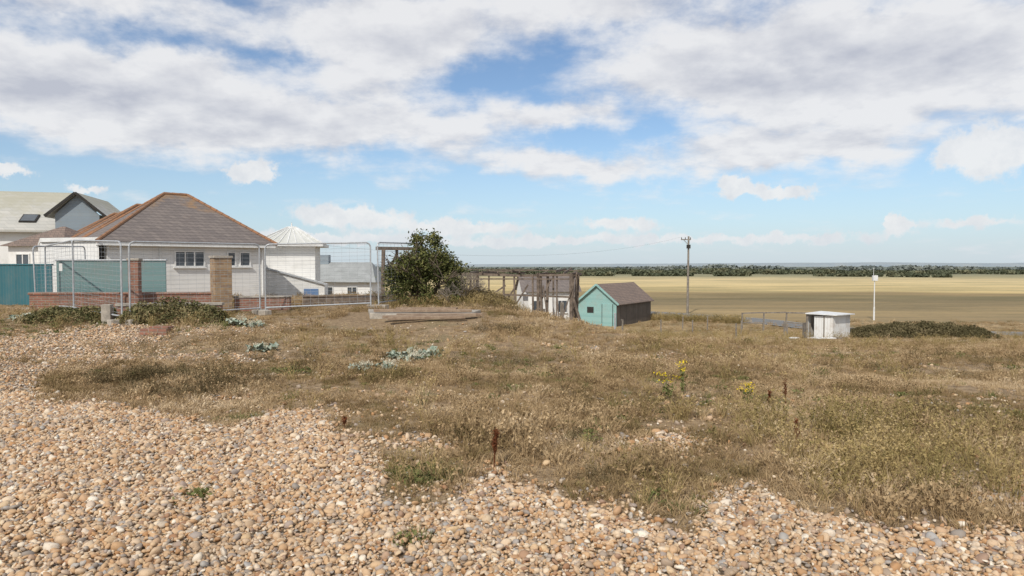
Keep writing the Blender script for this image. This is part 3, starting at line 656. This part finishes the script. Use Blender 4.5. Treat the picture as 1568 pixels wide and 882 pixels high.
b = MB(); b.box(-.34, .34, -.12, .12, 0, .14); b.box(-.1, .36, -.11, .12, .142, .20); b.obj('brick_rubble', ['brick'], loc=(-8.15, 15.6, hz(-8.15, 15.6) - .01), rot=-.15, bevel=.01)

def heras(p, q, lean=0.0):
    L = math.dist(p, q); z0 = hz(*p) + .08; z1 = hz(*q) + .08
    e = empty('temporary_fence_panel', (p[0], p[1], 0), math.atan2(q[1] - p[1], q[0] - p[0])); Hh = 1.98; b = MB()
    def P(u, v): return (u, lean * v, z0 + (z1 - z0) * u / L + v)
    a, c, k = .05, L - .05, .12
    for s, t in (((a, -.05), (a, Hh - k)), ((c, -.05), (c, Hh - k)), ((a, Hh - k), (a + k * .3, Hh - k * .3)), ((a + k * .3, Hh - k * .3), (a + k, Hh)), ((a + k, Hh), (c - k, Hh)), ((c - k, Hh), (c - k * .3, Hh - k * .3)), ((c - k * .3, Hh - k * .3), (c, Hh - k)), ((a, .12), (c, .12))):
        b.tube(P(*s), P(*t), .023, 8)
    b.obj('tube_frame', ['galv'], e, smooth=False); b = MB()
    v = .2
    while v < Hh - .03: b.tube(P(a, v), P(c, v), .0034, 3); v += .115
    u = a + .12
    while u < c - .03: b.tube(P(u, .12), P(u, Hh), .0026, 3); u += .23
    b.obj('wire_mesh', ['galv'], e); b = MB()
    for u in (0, L): b.box(u - .12, u + .12, -.33, .33, z0 + (z1 - z0) * u / L - .1, z0 + (z1 - z0) * u / L + .06)
    b.obj('feet', ['conc'], e, bevel=.02)
heras((-14.7, 21.5), (-12.2, 19.0)); heras((-12.2, 18.95), (-9.65, 16.9)); heras((-9.55, 16.95), (-7.35, 20.0)); heras((-7.3, 20.05), (-4.3, 21.0)); heras((-4.15, 21.1), (-3.0, 24.2), .02); heras((-14.9, 21.3), (-15.1, 24.3), .03)
b = MB(); b.box(-.14, .14, -.005, .005, 0, .22); b.obj('notice_sign', ['trim'], loc=(-13.05, 19.75, 1.55), rot=R(-42))

# ---------------------------------------------------------------- slab and planks
zs = hz(-2.6, 18.1)
b = MB(); b.prism([(-4.2, 19.9), (-3.8, 18.2), (-3.2, 17.95), (-1.1, 18.3), (-.9, 19.7)], zs - .4, zs + .12); b.obj('concrete_slab', ['conc'], bevel=.02)
e = empty('timber_planks'); b = MB(); rp = random.Random(9)
for i, (p, q, dz) in enumerate((((-3.3, 17.35), (-.95, 17.8), .10), ((-3.1, 17.0), (-1.2, 17.4), .05), ((-3.7, 18.25), (-1.1, 18.6), .165), ((-3.0, 17.7), (-.8, 18.05), .10), ((-3.2, 18.9), (-1.5, 18.55), .22))):
    z = zs + dz; b.beam((*p, z + rp.gauss(0, .02)), (*q, z + rp.gauss(0, .02)), .17, .075)
b.obj('planks', ['plank'], e, bevel=.008)

# ---------------------------------------------------------------- ruined timber frame
def ruin():
    ang = R(-9); ox, oy = -2.35, 31.9; e = empty('ruined_timber_frame', (ox, oy, 0), ang); rg = random.Random(21); zt = 1.33
    ca, sa = math.cos(ang), math.sin(ang)
    def g(x, y): return hz(ox + ca * x - sa * y, oy + sa * x + ca * y) - .1
    W, D = 5.1, 3.6; b = MB()
    def wallrun(p, q, step, skip=.1, mid=True):
        L = math.dist(p, q); n = max(1, int(L / step)); dx, dy = (q[0] - p[0]) / n, (q[1] - p[1]) / n
        for i in range(n + 1):
            if 0 < i < n and rg.random() < skip: continue
            x, y = p[0] + dx * i + (rg.gauss(0, .09) if 0 < i < n else 0), p[1] + dy * i; t = .13 if i in (0, n) else rg.uniform(.06, .09)
            top = zt - .02 if rg.random() < .8 or i in (0, n) else zt - rg.uniform(.4, 1.2)
            b.beam((x, y, g(x, y)), (x + rg.gauss(0, .07), y + rg.gauss(0, .05), top), t, t, 0, (0, 1, 0))
            if rg.random() < .2 and i < n: b.beam((x, y + .06, g(x, y) + rg.uniform(.1, 1)), (x + dx * rg.uniform(.8, 1.4), y + .06 + dy, zt - rg.uniform(.1, .6)), .05, .07)
        sg = rg.gauss(0, .05); mx = ((p[0] + q[0]) / 2, (p[1] + q[1]) / 2)
        b.beam((*p, zt), (*mx, zt - .05 + sg), .12, .1); b.beam((*mx, zt - .05 + sg), (*q, zt + sg), .12, .1)
        if mid: b.beam((*p, zt - .24), (*q, zt - .2 + sg), .08, .06); zz = (g(*p) + zt) / 2; b.beam((*p, zz), (*q, zz + rg.gauss(0, .12)), .05, .08)
    wallrun((0, 0), (W, 0), .62, .1); wallrun((0, D), (W, D), 1.25, .2, False); wallrun((W, 0), (W, D), .6, .1); wallrun((0, 0), (0, D), 1.2, .3, False)
    wallrun((3.6, 0), (3.6, D), .9, .2, False)
    x = -.5
    while x < W + .3:
        y1 = rg.choice((D + .3, D + .3, 2.2, 1.2)); dz = rg.gauss(0, .05)
        b.beam((x, -.2 + rg.gauss(0, .25), zt + .07 + dz), (x + rg.gauss(0, .25), y1, zt + .08 + rg.gauss(0, .1)), .05, .11); x += rg.uniform(.3, .95)
    for i in range(8):
        px = rg.uniform(-.8, 3.6); py = rg.uniform(-.4, 3); a = rg.gauss(0, .3); Lr = rg.uniform(1, 2.6)
        b.beam((px, py, zt + .16 + rg.gauss(0, .03)), (px + Lr * math.cos(a), py + Lr * math.sin(a), zt + .15 + rg.gauss(0, .07)), rg.uniform(.04, .15), .035)
    for i in range(4):
        px = rg.uniform(3.2, 4.9); b.beam((px, -.15, g(px, 0) + rg.uniform(0, .4)), (px + rg.gauss(0, .5), -.1 + rg.gauss(0, .1), rg.uniform(-.3, zt)), .05, .08)
    b.beam((5.8, -.4, g(5.2, 0)), (5.05, 0, .7), .06, .1)
    b.obj('posts_and_beams', ['wood'], e); b = MB()
    for (x, h) in ((3.75, 1.0), (4.0, .7), (4.6, 1.5)): b.box(x, x + .17, .075, .1, g(x, 0), g(x, 0) + h, 0)
    for i in range(2):
        z = g(3, D) + .1 + i * .2; b.box(rg.uniform(.1, 1.8), rg.uniform(3, 4.4), D - .1, D - .075, z, z + .15, 0)
    b.obj('remaining_boards', ['woodg'], e)
    b = MB(); b.box(2.75, 3.0, 1.0, 1.03, g(3, 2) + .4, g(3, 2) + 2.0); b.box(4.05, 4.3, 2.6, 2.63, g(4, 2) + .5, g(4, 2) + 1.9); b.obj('white_panels', ['whsheet'], e)
ruin()
e = empty('timber_goalpost_frame'); b = MB()
z = hz(-4.5, 25)
b.beam((-4.75, 25, z - .1), (-4.7, 25, 2.3), .12, .12, 0, (0, 1, 0)); b.beam((-4.25, 25.4, z - .1), (-4.28, 25.4, 2.28), .1, .1, 0, (0, 1, 0)); b.beam((-4.95, 24.9, 2.34), (-3.2, 26, 2.34), .1, .12)
b.beam((-4.72, 25, 1.1), (-4.25, 25.4, 2.2), .06, .08); b.beam((-3.4, 25.9, z), (-3.4, 25.9, 2.3), .1, .1, 0, (0, 1, 0)); b.beam((-4.75, 25, 1.3), (-3.4, 25.9, 1.25), .05, .1)
b.obj('posts', ['wood'], e)

# ---------------------------------------------------------------- turquoise shed
ang = math.atan2(.85, .52)
e = empty('turquoise_shed', (8.75, 57, -3.4), ang)
W, L = 3.55, 8.2; ev, rd = 2.05, 3.5
b = MB(); vs = [(0, 0, -.2), (0, W, -.2), (0, W, ev), (0, W / 2, rd), (0, 0, ev)]
b.add(vs, [(0, 1, 2, 3, 4)], 0); b.obj('gable_front', ['turq'], e)
b = MB(); b.box(.004, L, 0, .08, -.2, ev, 0); b.box(.004, L, W - .08, W, -.2, ev, 0); b.add([(L, 0, -.2), (L, W, -.2), (L, W, ev), (L, W / 2, rd), (L, 0, ev)], [(0, 1, 2, 3, 4)]); b.obj('side_walls', ['dkboard'], e)
b = MB()
for s in (0, 1):
    ye = -.25 if s == 0 else W + .25; zz = ev - .17
    pts = [(-.2, ye, zz), (L + .2, ye, zz), (L + .2, W / 2, rd + .06), (-.2, W / 2, rd + .06)]
    b.add(pts + [(p[0], p[1], p[2] - .08) for p in pts], [(0, 1, 2, 3), (7, 6, 5, 4), (0, 4, 5, 1), (1, 5, 6, 2), (2, 6, 7, 3), (3, 7, 4, 0)])
b.obj('roof', ['tile2'], e)
b = MB(); b.beam((-.23, -.27, ev - .2), (-.23, W / 2, rd + .02), .05, .16); b.beam((-.232, W / 2, rd + .02), (-.232, W + .27, ev - .2), .05, .16); b.beam((-.02, .05, -.1), (-.02, .05, ev), .1, .1, 0, (0, 1, 0))
b.box(-.04, -.003, .35, 1.3, 0, 1.9); b.obj('bargeboards_and_door', ['turq'], e)
b = MB(); b.box(-.055, -.042, .32, .36, 0, 1.9); b.box(-.055, -.042, 1.29, 1.33, 0, 1.9); b.box(-.03, -.004, 2.1, 2.7, 1.1, 1.6); b.obj('window_and_gaps', ['dark'], e)

# ---------------------------------------------------------------- white store
zg = hz(17.5, 37.5) - .05
e = empty('white_storage_shed', (17.45, 37.0, zg), 0)
def sheet(b, p, q, z0, z1, mi, z1b=None, t=.03):
    z1b = z1 if z1b is None else z1b; d = Vector((q[0] - p[0], q[1] - p[1], 0)).normalized(); nn = Vector((-d.y, d.x, 0)) * t
    P = [Vector((p[0], p[1], z0)), Vector((q[0], q[1], z0)), Vector((q[0], q[1], z1b)), Vector((p[0], p[1], z1))]
    P += [v + nn for v in P]; b.add(P, [(0, 1, 2, 3), (7, 6, 5, 4), (0, 4, 5, 1), (1, 5, 6, 2), (2, 6, 7, 3), (3, 7, 4, 0)], mi)
b = MB(); sheet(b, (0, 0), (1.75, 1.7), 0, 1.38, 0, 1.33); sheet(b, (-1.3, .35), (.4, 2.05), 0, 1.45, 0); sheet(b, (.42, 2.08), (1.78, 1.75), 0, 1.45, 0, 1.33)
sheet(b, (-.92, .25), (-.02, .01), .02, 1.34, 0); b.obj('walls', ['whsheet'], e)
b = MB(); b.add([(-1.45, .18, 1.5), (.1, -.18, 1.42), (2.0, 1.65, 1.36), (.35, 2.25, 1.48), (-1.45, .18, 1.45), (.1, -.18, 1.37), (2.0, 1.65, 1.31), (.35, 2.25, 1.43)], [(0, 1, 2, 3), (7, 6, 5, 4), (0, 4, 5, 1), (1, 5, 6, 2), (2, 6, 7, 3), (3, 7, 4, 0)]); b.obj('roof', ['trim'], e)
b = MB(); b.beam((-1.28, .33, 0), (-1.28, .33, 1.45), .08, .08, 0, (0, 1, 0)); b.beam((-.46, .1, .02), (-.46, .1, 1.36), .04, .05, 0, (0, 1, 0)); b.box(-1.2, -.95, .6, 1.1, 0, .9); b.obj('frame', ['woodg'], e)
rb = random.Random(3)
b = MB()
for i in range(7):
    px, py = 15.7 + rb.gauss(0, .7), 35.6 + rb.gauss(0, .6); a = rb.uniform(-.5, .9); Lr = rb.uniform(.4, 1.1)
    b.beam((px, py, hz(px, py) + .07), (px + Lr * math.cos(a), py + Lr * math.sin(a), hz(px + Lr * math.cos(a), py + Lr * math.sin(a)) + .09), rb.uniform(.12, .4), .04, 1 if rb.random() < .5 else 0)
b.obj('discarded_boards', ['whsheet', 'woodg'])

e = empty('wooden_rail_fence'); b = MB()
pp = [(17.4, 51.5), (18.6, 50.4), (19.8, 49.3), (21.0, 48.2)]
for i, p in enumerate(pp): b.beam((*p, hz(*p) - .1), (p[0] + .04 * i, p[1], hz(*p) + 1.45), .09, .09, 0, (0, 1, 0))
for i, (p, q) in enumerate(zip(pp, pp[1:])):
    b.beam((*p, hz(*p) + 1.4), (*q, hz(*q) + 1.42), .05, .10)
    if i != 1: b.beam((*p, hz(*p) + .7), (*q, hz(*q) + .6), .04, .08)
b.obj('rails_and_posts', ['woodg'], e)
for (x, y, h) in ((13.5, 41, .8), (14.8, 44, .9), (12.2, 46, 1.0), (17.2, 43, .9), (16.0, 39.5, .7), (10.5, 48, 1.0), (5.8, 36, 1.1), (4.6, 30.5, 1.3), (13.0, 52, 1.1), (15.2, 53, 1.1)):
    b = MB(); b.tube((0, 0, -.2), (random.gauss(0, .05), 0, h), .05, 7, .045); b.tube((0, 0, h - .02), (0, 0, h + .01), .055, 7, .03); b.obj('wooden_post' if y != 30.5 else 'metal_post', ['woodg' if y != 30.5 else 'galv'], loc=(x, y, hz(x, y)))

# ---------------------------------------------------------------- road
def cr(t):
    n = len(cp) - 1; i = min(int(t), n - 1); u = t - i; P = [np.array(cp[max(0, min(n, j))], float) for j in (i - 1, i, i + 1, i + 2)]
    return .5 * (2 * P[1] + (P[2] - P[0]) * u + (2 * P[0] - 5 * P[1] + 4 * P[2] - P[3]) * u * u + (3 * P[1] - P[0] - 3 * P[2] + P[3]) * u ** 3)
ts = np.linspace(0, len(cp) - 1, 160); cc = np.array([cr(t) for t in ts]); dd = np.gradient(cc, axis=0); dd /= np.linalg.norm(dd, axis=1)[:, None]; nn = np.stack([-dd[:, 1], dd[:, 0]], 1)
def ribbon(b, o0, o1, dz, mi, sel=None, k=6):
    for i in range(len(cc) - 1):
        if sel and not sel(i): continue
        vs = []
        for j in (i, i + 1):
            for o in np.linspace(o0, o1, k):
                p = cc[j] + nn[j] * o; vs.append((p[0], p[1], hz(*cc[j]) + dz))
        b.add(vs, [(m, m + 1, k + m + 1, k + m) for m in range(k - 1)], mi)
e = empty('road'); b = MB(); ribbon(b, -2.0, 2.0, .06, 0); b.obj('asphalt_surface', ['asphalt'], e)
b = MB(); ribbon(b, -1.9, -1.82, .066, 0, k=2); ribbon(b, 1.82, 1.9, .066, 0, k=2); b.obj('painted_lines', ['paint'], e)

# ---------------------------------------------------------------- poles and wires
e = empty('telegraph_pole', (18.8, 73, -3.45)); b = MB(); b.tube((0, 0, -.3), (.05, 0, 8.3), .14, 10, .09); b.beam((-.75, 0, 7.95), (.3, 0, 7.95), .08, .1); b.beam((-.5, 0, 7.95), (.02, 0, 7.4), .05, .05); b.obj('pole_and_crossarm', ['woodg'], e)
b = MB()
for x in (-.7, -.3, .25): b.tube((x, 0, 8.0), (x, 0, 8.2), .05, 7, .03)
b.box(-.2, .22, -.2, -.12, 7.0, 7.4); b.obj('insulators', ['dark'], e)
e = empty('white_lamp_post', (34.0, 64, -3.4)); b = MB(); b.tube((0, 0, -.2), (0, 0, 1.2), .08, 10); b.tube((0, 0, 1.2), (0, 0, 4.2), .055, 10, .045); b.box(-.18, .25, -.14, .14, 3.7, 4.2); b.beam((-.1, 0, 4.2), (-.1, 0, 4.9), .035, .035); b.obj('post_and_box', ['trim'], e, bevel=.02)
def cable(p, q, sag, b):
    p = Vector(p); q = Vector(q); n = 24; pr = p
    for i in range(1, n + 1):
        t = i / n; c = p.lerp(q, t) - Vector((0, 0, sag * 4 * t * (1 - t))); b.tube(pr, c, .005, 4); pr = c
b = MB(); cable((18.0, 73, 4.75), (-12.0, 37, 3.0), 1.3, b); b.obj('overhead_cable', ['wire'])

# ---------------------------------------------------------------- world
SUN_EL, SUN_AZ = 44, -158
sd = Vector((math.sin(R(SUN_AZ)) * math.cos(R(SUN_EL)), math.cos(R(SUN_AZ)) * math.cos(R(SUN_EL)), math.sin(R(SUN_EL))))
w = bpy.data.worlds.new('World'); scene.world = w; w.use_nodes = True; nt = w.node_tree; nt.nodes.clear(); g = G(nt)
try: w.cycles.sampling_method = 'MANUAL'; w.cycles.sample_map_resolution = 256
except Exception as ex: print(ex)
sky = g.n('ShaderNodeTexSky', sky_type='NISHITA', sun_disc=False, sun_elevation=R(SUN_EL), sun_rotation=R(SUN_AZ), altitude=0, air_density=1.0, dust_density=.3, ozone_density=2.0)
d = g.n('ShaderNodeTexCoord').outputs['Generated']; sp = g.n('ShaderNodeSeparateXYZ', i_0=d); X_, Y_, Z_ = sp.outputs
az = g.m('MULTIPLY', g.m('ARCTAN2', X_, Y_), 57.2958); el = g.m('MULTIPLY', g.m('ARCSINE', Z_), 57.2958)
wn = g.noise(d, 9, 5, .6); wv = g.vm('SUBTRACT', wn.outputs['Color'], (.5, .5, .5))
wn2 = g.noise(d, 40, 4, .65); wv2 = g.vm('SUBTRACT', wn2.outputs['Color'], (.5, .5, .5))
ae = g.n('ShaderNodeCombineXYZ', i_0=az, i_1=el).outputs[0]
ae2 = g.vm('ADD', ae, g.vm('MULTIPLY', wv, (10, 5, 0)))
ae3 = g.vm('ADD', g.vm('ADD', ae, g.vm('MULTIPLY', wv, (1.5, 1.0, 0))), g.vm('MULTIPLY', wv2, (3.0, 1.8, 0)))
big = [(-30.8, 12.2, 10, 2.9, 1.15), (-38, 12.8, 7, 3.2, .9), (-35, 18.6, 10, 1.6, .95), (-11, 18.0, 10, 4.1, 1.3), (-15, 10.8, 13, 2.3, 1.1), (-24, 15, 3, 2.0, .4),
       (16.5, 15.8, 7.5, 3.2, 1.15), (28.4, 14.2, 11, 4.4, 1.25), (7, 20.6, 8, 1.8, .9), (4, 12.4, 6, 1.0, .7), (7, 8.2, 10, 1.2, .95), (24, 8.8, 7, 1.2, .7), (15, 10, 6, 1.0, .5), (-2.5, 14.6, 3.5, 2, -.2), (8, 10.3, 6, .9, -.3), (-20, 16.2, 9, .7, -.3)]
small = [(-20.9, 7.25, 1.9, .9, 1.5), (18.1, 6.3, 1.6, .85, 1.5), (21.7, 5.6, 2.2, .6, 1.2), (29.4, 3.1, .85, .75, 1.4), (-13.5, 4.0, 5, 1.0, 1.15), (-4, 3.3, 6, .7, 1.05), (9, 3.5, 4, .7, 1.05), (-36.5, 6.4, 1.6, .5, 1.2), (35, 7.8, 3.6, 1.8, 1.5), (0, 2.0, 14, .5, .9), (20, 2.2, 12, .5, .85), (34, 3.2, 4, .5, .85), (-32, 5.4, 1.3, .4, 1.0), (-16, 2.2, 8, .5, .8)]
def field(vec, L):
    acc = None
    for (a, e_, ra, re, am) in L:
        v = g.vm('MULTIPLY', g.vm('SUBTRACT', vec, (a, e_, 0)), (1 / ra, 1 / re, 0)); q = g.vm('DOT_PRODUCT', v, v)
        ex = g.m('EXPONENT', g.m('MULTIPLY', q, -1)); acc = g.m('MULTIPLY', ex, am) if acc is None else g.m('MULTIPLY_ADD', ex, am, acc)
    return acc
zz = g.m('ADD', g.m('MAXIMUM', Z_, 0), .24)
def plane(off=0):
    return g.n('ShaderNodeCombineXYZ', i_0=g.m('DIVIDE', X_, zz), i_1=g.m('ADD', g.m('DIVIDE', Y_, zz), off)).outputs[0]
n1 = g.noise(plane(), 3.0, 8, .6).outputs[0]; n2 = g.noise(plane(-.09), 3.0, 5, .55).outputs[0]
bf = field(ae2, big); behind = g.m('MULTIPLY', g.sm(g.m('ABSOLUTE', az), 42, 55), .55)
D = g.m('ADD', g.m('ADD', bf, behind), g.m('MULTIPLY', g.m('SUBTRACT', n1, .5), 2.1))
mb = g.m('MULTIPLY', g.sm(D, .02, .78), .94)
n3 = g.noise(d, 30, 5, .62).outputs[0]
ms = g.m('MULTIPLY', g.sm(g.m('ADD', field(ae3, small), g.m('MULTIPLY', g.m('SUBTRACT', n3, .5), 1.4)), .36, .82), .9)
shade = g.m('ADD', g.m('ADD', g.m('MULTIPLY', g.m('SUBTRACT', n2, n1), 3.4), .12), g.m('MULTIPLY', g.sm(D, .7, 1.6), .5), clamp=True)
cb = g.mix(shade, (.85, .85, .86), (.53, .55, .62))
ssm = g.m('ADD', g.m('MULTIPLY', g.m('SUBTRACT', n3, .5), 2.2), .2, clamp=True)
haze = g.m('MULTIPLY', g.sm(el, 12, 0), .6)
sky_c = g.vm('MULTIPLY', g.vm('SCALE', sky.outputs[0], scale=.118), (.95, 1.0, 1.05))
c = g.mix(haze, sky_c, (.44, .59, .76))
c = g.mix(mb, c, cb); c = g.mix(ms, c, g.mix(ssm, (.87, .87, .87), (.66, .69, .74)))
c = g.mix(g.m('MULTIPLY', g.sm(el, 4.0, 0), .5), c, (.58, .66, .74))
bg = g.n('ShaderNodeBackground', i_Color=c, i_Strength=1.0); o = g.n('ShaderNodeOutputWorld'); nt.links.new(bg.outputs[0], o.inputs[0])
sl = bpy.data.lights.new('sun', 'SUN'); sl.energy = 3.15; sl.angle = R(.6); sl.color = (1, .95, .87)
so = link(bpy.data.objects.new('sun', sl)); so.rotation_euler = sd.to_track_quat('Z', 'Y').to_euler()
# ---------------------------------------------------------------- camera
cam = bpy.data.cameras.new('camera'); cam.lens = 24; cam.sensor_width = 36; cam.clip_end = 12000; cam.clip_start = .05
co = link(bpy.data.objects.new('camera', cam)); co.location = (0, 0, 1.7); co.rotation_euler = (R(90 - 1.86), 0, 0); scene.camera = co
